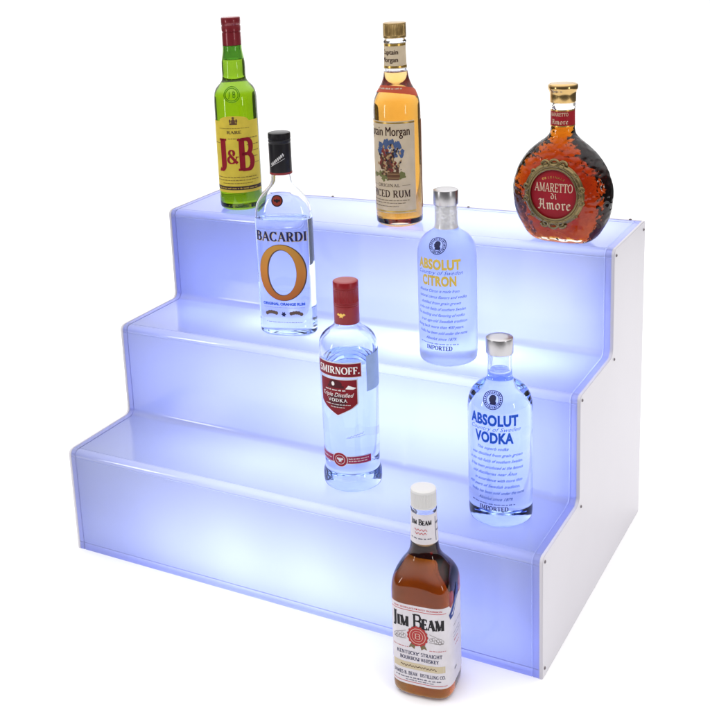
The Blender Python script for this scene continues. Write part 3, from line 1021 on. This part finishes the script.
bl = back_wrap(b, 'back_label', mat('back_label_brown', (.30, .13, .06), .5), .066, .105, .025, .158, .09)

# ------------------------------------------------------------------ 4 amaretto, round hammered flask
M_hammer = add_bump(glass_mat('hammered_glass', (1, .99, .97), 0.0, 1.45), 'voronoi', 150, .8, .0016)
M_amar = liquid_mat('dark_amber_liqueur', (.88, .675, .14), 235)
sta = [(0, .0400, .0190, 2.3), (.004, .0440, .0222, 2.3), (.008, .0486, .0240, 2.3), (.014, .0535, .0256, 2.25), (.021, .0577, .0272, 2.2), (.030, .0628, .0292, 2.15), (.0384, .0664, .0308, 2.15), (.0475, .0686, .0322, 2.15),
       (.0558, .0697, .0331, 2.15), (.066, .0706, .0337, 2.15), (.0733, .0706, .0338, 2.15), (.082, .0696, .0335, 2.15), (.0907, .0672, .0326, 2.15), (.098, .0648, .0313, 2.15), (.1047, .0617, .0296, 2.15), (.1105, .0585, .0280, 2.15),
       (.1152, .0555, .0266, 2.14), (.121, .0513, .0249, 2.12), (.1256, .0472, .0235, 2.1), (.1326, .0396, .0214, 2.06), (.1396, .0306, .0192, 2.02), (.1440, .0246, .0179, 2.0), (.1485, .0198, .0170, 2.0), (.1530, .0172, .0164, 2.0), (.159, .0161, .0161, 2.0), (.186, .0158, .0158, 2.0), (.1872, .0174, .0174, 2.0), (.1918, .0174, .0174, 2.0), (.1930, .0152, .0152, 2.0), (.215, .0140, .0140, 2.0)]
b = Bottle('liqueur_bottle', 'round hammered glass flask of amber amaretto with gold cap on the top step', 'bottle', (.2850, .3336, z3), 21, sta, seg=120)
b.body(M_hammer, .1640, wall=.0028, liquid=M_amar, base_in=.0070)
M_shinygold = mat('polished_gold', (.55, .37, .15), .18, 1.0)
cap(b, [(.0150, .1940), (.0170, .1942), (.0175, .1955), (.0175, .2040), (.0178, .2075), (.0186, .2100), (.0197, .2120), (.0200, .2145), (.0198, .2170), (.0190, .2186), (.0176, .2192), (.0163, .2187), (.0150, .2194), (.008, .2197)], M_shinygold)
M_redlab = mottle(mat('red_label', (.30, .010, .018), .42), .06, 60)
NL = b.wrap('neck_label', M_redlab, rect(-.0300, .1620, .0300, .1850), None, .172, .0004, .00025, .003)
b.wrap('label_border', M_gold, rect(-.0300, .1620, .0300, .1636), NL, .172, .0004+LAY, 0, .003)
b.wrap('label_border', M_gold, rect(-.0300, .1833, .0300, .1850), NL, .172, .0004+LAY, 0, .003)
M_creamink = mat('cream_ink', (.66, .52, .36), .45)
b.wrap('lettering', M_creamink, join(fit(roman('AMARETTO', .16, .09), 0, .1765, .026, .0050), fit(blackletter('Amore'), .001, .1655, .024, .0072)), NL, .172, .0004+LAY)
# label and its pewter frame, lying against the flat face of the flask
zl = .0720
def face(u, v, off=0):
    a, bb, n = b.a(v), b.b(v), b.n(v)
    t = max(0, 1-abs(u/a)**n)
    return Vector((u, -bb*t**(1/n)-off, v))
def on_face(name, m, sh, parent, off, thick=0, cutu=None, cutv=None):
    bm = bmesh.new()
    V, Fc = sh
    q = [bm.verts.new((x, y, 0)) for x, y in V]
    for f in Fc: bm.faces.new([q[i] for i in f])
    for ax, st in ((0, cutu), (1, cutv)):
        if st:
            lo, hi = min(p[ax] for p in V), max(p[ax] for p in V)
            k = math.floor(lo/st)+1
            while k*st < hi:
                co = (k*st, 0, 0) if ax == 0 else (0, k*st, 0)
                bmesh.ops.bisect_plane(bm, geom=bm.verts[:]+bm.edges[:]+bm.faces[:], plane_co=co, plane_no=(1, 0, 0) if ax == 0 else (0, 1, 0))
                k += 1
    bmesh.ops.triangulate(bm, faces=[f for f in bm.faces if len(f.verts) > 4])
    bmesh.ops.recalc_face_normals(bm, faces=bm.faces)
    for f in bm.faces:
        if f.normal.z < 0: f.normal_flip()
    low = set()
    if thick:
        r = bmesh.ops.extrude_edge_only(bm, edges=[e for e in bm.edges if len(e.link_faces) == 1])
        low = {g for g in r['geom'] if isinstance(g, bmesh.types.BMVert)}
    for v in bm.verts: v.co = face(v.co.x, v.co.y, off-(thick if v in low else 0))
    return obj(name, bm, m, parent, 40)
FR = on_face('label', M_redlab, disc(0, zl, .0330, .0345, 48), b.root, .0006, .0006, .004, .004)
pewter = add_bump(mat('antique_bronze', (.22, .165, .075), .30, .95), 'noise', 260, .35, .0006)
bm = bmesh.new()
tube(bm, [face(x, y, .0012) for x, y in arc(0, zl, .0375, .0392, 0, 360, 72)[:-1]], .0043, 10, True)
tube(bm, [face(x, y, .0034) for x, y in arc(0, zl, .0338, .0353, 0, 360, 72)[:-1]], .0016, 8, True)
tube(bm, [face(x, y, .0020) for x, y in arc(0, zl, .0412, .0430, 0, 360, 72)[:-1]], .0014, 8, True)
def curl(cx, cy, r, a0, turns, sg, w=.0022):
    P = []
    for i in range(30):
        t = i/29
        a = math.radians(a0)+sg*turns*2*PI*t
        rr = r*(1-.78*t)
        P.append(face(cx+rr*math.cos(a), cy+rr*math.sin(a), .0042))
    tube(bm, P, w, 8, False, lambda t: w*(1-.35*t))
for sg in (1, -1):
    curl(sg*.0115, zl+.0405, .0062, 90-sg*90+sg*0, 1.35, sg)
    curl(sg*.0115, zl-.0405, .0060, 90-sg*90, 1.35, -sg)
    curl(sg*.0395, zl+.0085, .0050, -90, 1.2, -sg)
    curl(sg*.0395, zl-.0085, .0050, 90, 1.2, sg)
    curl(sg*.0290, zl+.0290, .0042, 0, 1.1, -sg, .0017)
    curl(sg*.0290, zl-.0290, .0042, 0, 1.1, sg, .0017)
for yy in (zl+.0435, zl-.0435):
    tube(bm, [face(x, y, .0040) for x, y in arc(0, yy, .0058, .0040, 0, 360, 20)[:-1]], .0020, 8, True)
for i in range(40):
    a = 2*PI*i/40
    p = face(.0375*math.cos(a), zl+.0392*math.sin(a), .0052)
    bmesh.ops.create_icosphere(bm, subdivisions=1, radius=.0013, matrix=Matrix.Translation(p))
bmesh.ops.recalc_face_normals(bm, faces=bm.faces)
obj('label_frame', bm, pewter, FR, 60)
on_face('lettering', M_creamink, join(fit(roman('AMARETTO', .15, .075, track=.0), 0, zl+.0035, .054, .0125), fit(blackletter('di', .14), .001, zl-.0062, .0085, .0085), fit(blackletter('Amore', .16), .001, zl-.0215, .047, .0155)), FR, .0009)
on_face('lettering', M_gold, on_arc('ORIGINALE', 0, zl-.012, .0360, .0030, 90, .0, step=6.0), FR, .0009)

# ------------------------------------------------------------------ 5 and 7 short round-shouldered vodka bottles
def vodka_shape(s=1.0):
    P = [(0, .0345), (.006, .0392), (.018, .0401), (.146, .0401), (.158, .0396), (.166, .0380), (.1735, .0346), (.1795, .0295), (.1840, .0235), (.1872, .0188), (.1900, .0163), (.1945, .0152), (.205, .0149), (.222, .0147), (.2235, .0140), (.240, .0125)]
    return [(z*s, r*s) for z, r in P]

def profile_emblem(u, v, r):
    """medallion: ring of letters round a dark head in profile"""
    ring_ = join(hoop(u, v, r, r, r*.09), hoop(u, v, r*.66, r*.66, r*.07))
    t = ([], [])
    for i in range(26):
        a = 2*PI*i/26
        c, s_ = math.cos(a), math.sin(a)
        t = join(t, stroke([(u+r*.73*c, v+r*.73*s_), (u+r*.92*c, v+r*.92*s_)], r*(.10 if i % 3 else .16)))
    head = [(-.30, -.52), (.34, -.52), (.42, -.30), (.30, -.12), (.36, .10), (.34, .34), (.16, .52), (-.10, .54), (-.28, .40), (-.34, .22), (-.44, .02), (-.34, -.04), (-.36, -.18), (-.22, -.26)]
    return join(ring_, t, polygon([(u+x*r, v+y*r) for x, y in head]))

def vodka(label, loc, psi, s, glass, ink1, ink2, line1, line2, script_lines, liquid, m_emb, sub):
    b = Bottle('vodka_bottle', label, 'bottle', loc, psi, vodka_shape(s))
    b.body(glass, .2005*s, wall=.0030*s)
    c_ = cap(b, [(.0148*s, .2225*s), (.0164*s, .2226*s), (.0168*s, .2236*s), (.0168*s, .2415*s), (.0165*s, .2426*s), (.0157*s, .2431*s), (.008*s, .2430*s)], M_silver)
    z0 = .1405*s
    b.wrap('lettering', ink1, join(fit(sans(line1, .05, spacing=1.06), 0, z0, .064*s, .0150*s), fit(sans(line2, .05, spacing=1.06), .0005, .1175*s, (.050 if len(line2) < 6 else .050)*s, .0150*s)), None, .13*s, .0004)
    b.wrap('lettering', ink2, fit(sans('Country of Sweden', -.004, .45, 1.05), .002, .1340*s, .066*s, .0056*s, cap=.72), None, .13*s, .0004+LAY)
    tx = ([], [])
    v = .1090*s
    n = len(script_lines)
    for i, t in enumerate(script_lines):
        tx = join(tx, fit(sans(t, .008, .5, 1.02), (.003 if i % 2 else -.001)+.0015*(i % 3), v, min(.072, .00212*len(t)+.004)*s, .0041*s, cap=.72))
        v -= .0765*s/n
    b.wrap('lettering', sub, tx, None, .07*s, .0004)
    b.wrap('lettering', M_navy, join(fit(roman('IMPORTED', .24, .10, track=.06, serif=.1), 0, .0262*s, .037*s, .0066*s), dashes(-.031*s, .028*s, .0345*s, .0019, 71, .5)), None, .03*s, .0004)
    b.wrap('emblem', m_emb, profile_emblem(-.001, .1735*s, .0118*s), None, .1715*s, .0004, 0, .004, .004, True)
    return b

M_frost = glass_mat('frosted_glass', (.83, .87, .95), .28, 1.40, (.62, .72, 1), 6)
M_lblue = mat('script_blue', (.03, .08, .36), .45)
M_citgold = mat('citron_gold', (.74, .52, .04), .38, .15)
b5 = vodka('frosted glass vodka bottle with gold lettering and silver cap on the middle step', (.1630, .2121, z2), 19, 1.0, M_frost, M_citgold, M_lblue, 'ABSOLUT', 'CITRON',
      ['Absolut Citron is made from', 'natural citrus flavors and vodka', 'distilled from grain grown', 'in the rich fields of southern Sweden.', 'The distilling and flavoring of vodka', 'is an age-old Swedish tradition', 'dating back more than 400 years.', 'Vodka has been sold under the name', 'Absolut since 1879.'], None, M_navy, M_lblue)
b7 = vodka('clear glass vodka bottle with bold blue lettering and silver cap on the lowest step', (.2848, .0805, z1), 13, 1.0, M_clear, M_blueink, M_lblue, 'ABSOLUT', 'VODKA',
      ['This superb vodka', 'was distilled from grain grown', 'in the rich fields of southern Sweden.', 'It has been produced at the famous', 'old distilleries near \u00c5hus', 'in accordance with more than', '400 years of Swedish tradition.', 'Vodka has been sold under the name', 'Absolut since 1879.'], None, M_navy, M_lblue)
# foil seal round the neck of the frosted bottle
b5.wrap('neck_seal', add_bump(mat('crinkled_foil', (.74, .74, .76), .3, .35), 'noise', 160, .5, .002), rect(-.0458, .1900, .0458, .2222), None, .208, .0004, .0003, .003, .004)

# ------------------------------------------------------------------ 6 red-capped vodka bottle
b = Bottle('vodka_bottle', 'clear vodka bottle with red cap and red shield label on the lowest step', 'bottle', (.0715, .0858, z1), 26,
           [(0, .0355), (.006, .0394), (.014, .0400), (.021, .0398), (.0265, .0380), (.030, .0370), (.034, .0372), (.06, .0379), (.12, .0388), (.170, .0393), (.196, .0392), (.206, .0384), (.2135, .0360), (.2190, .0318), (.2235, .0260), (.2272, .0210), (.2305, .0182), (.234, .0168), (.238, .0160), (.240, .0150), (.286, .0130)])
b.body(M_clear, .1830, wall=.0028)
M_redcap2 = mat('red_cap', (.26, .005, .010), .32, .1)
c_ = cap(b, cap_profile(.0170, .2335, .2912, .0008, .0016, (.2585, .2615, .2820)), M_redcap2, (.2630, .2805, 54, .0006), 162)
cb = Bottle.__new__(Bottle); cb.__dict__.update(b.__dict__); cb._tab = {}
cb.a = cb.b = lambda z: .0170; cb.n = lambda z: 2.0; cb.top = .295
eagle = [(-.0065, .0010), (-.0040, .0030), (-.0015, .0014), (0, .0034), (.0015, .0014), (.0040, .0030), (.0065, .0010), (.0040, -.0006), (.0020, -.0012), (.0026, -.0036), (0, -.0024), (-.0026, -.0036), (-.0020, -.0012), (-.0040, -.0006)]
cb.wrap('emblem', M_gold, polygon([(x, .2470+y) for x, y in eagle]), c_, .247, .0003)
M_smred = mottle(mat('deep_red_label', (.20, .006, .014), .42), .08, 60)
M_silverink = mat('silver_print', (.55, .55, .58), .35, .7)
BL_ = b.wrap('label', M_silverink, rect(-.0350, .1680, .0350, .1895), None, .18, .0003, .00025, .004)
b.wrap('label_field', M_smred, rect(-.0338, .1696, .0338, .1879), BL_, .18, .0003+LAY, 0, .004)
b.wrap('lettering', M_whiteink, fit(roman('SMIRNOFF.', .22, .10, track=.03), .001, .1730, .061, .0108), BL_, .18, .0003+2*LAY)
sh = [(-.0290, .1668), (.0290, .1668), (.0290, .1310), (.0205, .1240), (0, .1130), (-.0205, .1240), (-.0290, .1310)]
SL = b.wrap('shield_label', M_silverink, polygon(sh), None, .14, .0003, .00025, .004)
b.wrap('label_field', M_smred, polygon([(x*.94, .1405+(y-.1405)*.94) for x, y in sh]), SL, .14, .0003+LAY, 0, .004)
b.wrap('emblem', mat('crest_dark', (.07, .006, .012), .4), join(disc(-.002, .1590, .0095, .0058), rect(-.014, .1535, .010, .1570), disc(0, .135, .013, .009)), SL, .14, .0003+2*LAY)
b.wrap('emblem', M_whiteink, join(disc(-.005, .1592, .0022, .003), polygon([(.012, .1530), (.016, .1580), (.021, .1560), (.0265, .1540), (.022, .1520)])), SL, .14, .0003+3*LAY)
b.wrap('lettering', M_whiteink, join(dashes(-.018, .012, .1495, .0020, 81), fit(sans('Triple Distilled', 0, .4), 0, .1410, .046, .0060, cap=.72), fit(roman('VODKA', .2, .1, track=.14), 0, .1335, .028, .0050), dashes(-.018, .018, .1293, .0014, 82), dashes(-.010, .010, .1255, .0013, 83)), SL, .14, .0003+2*LAY)
RB = b.wrap('ribbon_label', mottle(mat('ribbon_red', (.30, .02, .07), .4), .08, 60), rect(-.0480, .0440, .0440, .0560), None, .05, .0003, .00025, .004)
b.wrap('label_border', M_silverink, rect(-.0480, .0440, .0440, .0450), RB, .05, .0003+LAY, 0, .004)
b.wrap('label_border', M_silverink, rect(-.0480, .0550, .0440, .0560), RB, .05, .0003+LAY, 0, .004)
b.wrap('lettering', M_whiteink, join(dashes(.012, .040, .0512, .0016, 84), dashes(.012, .038, .0478, .0014, 85), dashes(-.042, -.014, .0495, .0018, 86)), RB, .05, .0003+2*LAY)
b.wrap('emblem', mat('seal_red', (.28, .012, .03), .4), disc(0, .0500, .0108, .0108, 40), RB, .05, .0003+3*LAY, 0, .004)
b.wrap('emblem', M_silverink, join(hoop(0, .05, .0104, .0104, .0008), hoop(0, .05, .0066, .0066, .0006), polygon([(x*.75, .0500+y*1.05) for x, y in eagle])), RB, .05, .0003+4*LAY)
b.wrap('lettering', M_greyink, join(fit(sans('S', 0), .002, .1085, None, .0001), stroke([(.012+.022*i/30, .083+.006*i/30+.0012*math.sin(i*1.1)) for i in range(31)], .0005), stroke([(.010, .0815), (.036, .0855)], .0004)), None, .09, .0004)
back_wrap(b, 'back_label', mottle(mat('blue_grey_label', (.30, .40, .60), .5), .05, 60), .042, .095, .146, .196, .17)

# ------------------------------------------------------------------ 8 bourbon in the squared bottle
M_bour = liquid_mat('bourbon', (.915, .68, .10), 112)
sq = []
for z, r, n in ((0, .0335, 3.6), (.006, .0368, 3.8), (.016, .0376, 3.9), (.134, .0376, 3.9), (.143, .0373, 3.7), (.151, .0360, 3.3), (.158, .0333, 2.9), (.1645, .0293, 2.5), (.1705, .0248, 2.2), (.1765, .0208, 2.05), (.183, .0182, 2.0),
                (.190, .0169, 2.0), (.205, .0160, 2.0), (.228, .0151, 2.0), (.2365, .0149, 2.0), (.237, .0157, 2.0), (.2395, .0157, 2.0), (.2402, .0140, 2.0), (.258, .0130, 2.0)):
    sq.append((z, r, r, n))
b = Bottle('whiskey_bottle', 'squared bottle of amber bourbon with white label and white cap standing on the floor', 'bottle', (.2425, -.0652, 0), 17, sq, seg=120)
b.body(M_clear, .1990, wall=.0024, liquid=M_bour)
cap(b, cap_profile(.0155, .2405, .2632, .0008, .0022), mat('white_cap', (.62, .61, .60), .4), (.2425, .2600, 60, .0006), 180)
M_jlab = mottle(mat('off_white_label', (.61, .58, .61), .5), .04, 80)
hw = .0365
add_bump(M_jlab, 'noise', 55, .12, .0008, 3)
J = b.wrap('label', M_jlab, polygon([(-hw, .0190), (.0900, .0190), (.0900, .1270), (.0520, .1270), (.0445, .1220), (.0400, .1270), (-hw, .1270)]), None, .08, .0003, .00025, .003)
M_jblack = M_blackink
b.wrap('label_border', M_redink, rect(-.0345, .1195, .0350, .1202), J, .08, .0003+LAY, 0, .004)
b.wrap('label_border', M_redink, rect(-.0345, .0222, .0350, .0229), J, .08, .0003+LAY, 0, .004)
b.wrap('lettering', M_redink, fit(roman("THE WORLD'S FINEST BOURBON", .2, .1), 0, .1220, .060, .0022), J, .08, .0003+LAY)
b.wrap('lettering', M_jblack, join(fit(roman('Jim Beam', .27, .10, small=.74, track=-.02, serif=.07), 0, .0950, .0640, .0215)), J, .08, .0003+LAY, 0, .004)
b.wrap('lettering', M_navy, join(fit(roman('KENTUCKY STRAIGHT', .22, .11, track=.04), .001, .0600, .056, .0052), fit(roman('BOURBON WHISKEY', .22, .11, track=.04), .001, .0528, .048, .0052), fit(roman('JAMES B. BEAM DISTILLING CO.', .22, .11, track=.03), 0, .0315, .065, .0054), dashes(-.030, .030, .0278, .0018, 91), dashes(-.016, .018, .0247, .0014, 92)), J, .08, .0003+LAY)
b.wrap('label_banner', mat('tan_banner', (.52, .44, .30), .5), polygon([(-.0325, .0405), (.0325, .0405), (.0325, .0495), (-.0325, .0495)]), J, .08, .0003+LAY, 0, .004)
b.wrap('lettering', M_brownink, fit(sans('Genuine', 0, .5), 0, .0410, .0001, .0001) if False else stroke([(-.022+.044*i/60, .0448+.0013*math.sin(i*1.25)+.0004*math.sin(i*.5)) for i in range(61)], .0007), J, .08, .0003+2*LAY)
zs = .0870
b.wrap('seal_ribbon', mat('ribbon_brown', (.16, .12, .06), .5), join(polygon([(-.006, zs-.006), (-.0115, zs-.0170), (-.0075, zs-.0155), (-.0045, zs-.0182), (.0005, zs-.007)]), polygon([(.006, zs-.006), (.0115, zs-.0170), (.0075, zs-.0155), (.0045, zs-.0182), (-.0005, zs-.007)])), J, .08, .0003+2*LAY, 0, .004)
b.wrap('seal', mat('wax_red', (.36, .035, .035), .42), disc(0, zs, .0125, .0130, 60, .06, 15), J, .08, .0006+3*LAY, .0003, .004)
b.wrap('emblem', mat('seal_print', (.60, .38, .32), .5), join(hoop(0, zs, .0096, .0100, .0008), hoop(0, zs, .0064, .0067, .0006), fit(roman('B', .2, .1), 0, zs-.0038, None, .0076)), J, .08, .0006+4*LAY)
orn = ([], [])
for sg in (-1, 1):
    for i in range(6):
        orn = join(orn, hoop(sg*(.0165+.0026*i), zs-.002-.0009*i+(.0022 if i % 2 else 0), .0019, .0021, .0006, 12))
    orn = join(orn, stroke([(sg*.014, zs-.0055), (sg*.022, zs-.0068), (sg*.031, zs-.0070)], .0007), stroke([(sg*.0145, zs+.005), (sg*.021, zs+.0025), (sg*.029, zs-.001)], .0006))
b.wrap('emblem', M_greyink, orn, J, .08, .0003+LAY)
b.wrap('lettering', M_redink, join(dashes(-.033, -.012, .0695, .0012, 93), dashes(.014, .034, .0695, .0012, 94)), J, .08, .0003+LAY)
# print on the side of the label, and the dark blue corner flash above it
b.wrap('lettering', M_redink, join(dashes(.052, .066, .074, .0022, 95), dashes(.056, .072, .066, .0018, 96)), J, .08, .0003+LAY)
b.wrap('lettering', M_navy, join(dashes(.050, .075, .085, .0012, 97), dashes(.050, .078, .080, .0012, 98), dashes(.052, .06, .035, .004, 99), dashes(.050, .080, .095, .0012, 100)), J, .08, .0003+LAY)
fls = b.wrap('corner_flash', mat('flash_blue', (.03, .05, .20), .4), polygon([(.0395, .1150), (.0470, .1225), (.0600, .1370), (.0680, .1440), (.0700, .1300), (.0620, .1230), (.0500, .1105), (.0420, .1085)]), None, .11, .0007, .0003, .003)
b.wrap('lettering', M_whiteink, fit(dashes(-.012, .012, -.0015, .003, 101), .0545, .1205, None, None) if False else stroke([(.0450, .1135), (.0520, .1180), (.0640, .1300)], .0016), fls, .11, .0007+LAY)
N_ = b.wrap('neck_label', M_jlab, rect(-.0330, .1965, .0330, .2345), None, .208, .0004, .00025, .003)
b.wrap('lettering', M_jblack, fit(roman('Jim Beam', .26, .11, small=.78, track=.0), 0, .2205, .0275, .0084), N_, .208, .0004+LAY)
b.wrap('lettering', M_redink, join(stroke([(-.008+.016*i/20, .2150+.0012*math.sin(i*1.2)) for i in range(21)], .0007), stroke([(-.007+.014*i/20, .2105+.0012*math.sin(i*1.1+1)) for i in range(21)], .0007)), N_, .208, .0004+LAY)
b.wrap('lettering', M_navy, join(dashes(-.013, .013, .2030, .0018, 102), rect(.0195, .1995, .0203, .2305), dashes(.021, .028, .2205, .003, 103), dashes(.021, .029, .2115, .002, 104)), N_, .208, .0004+LAY)

COL.objects.unlink(_to)
bpy.data.objects.remove(_to)
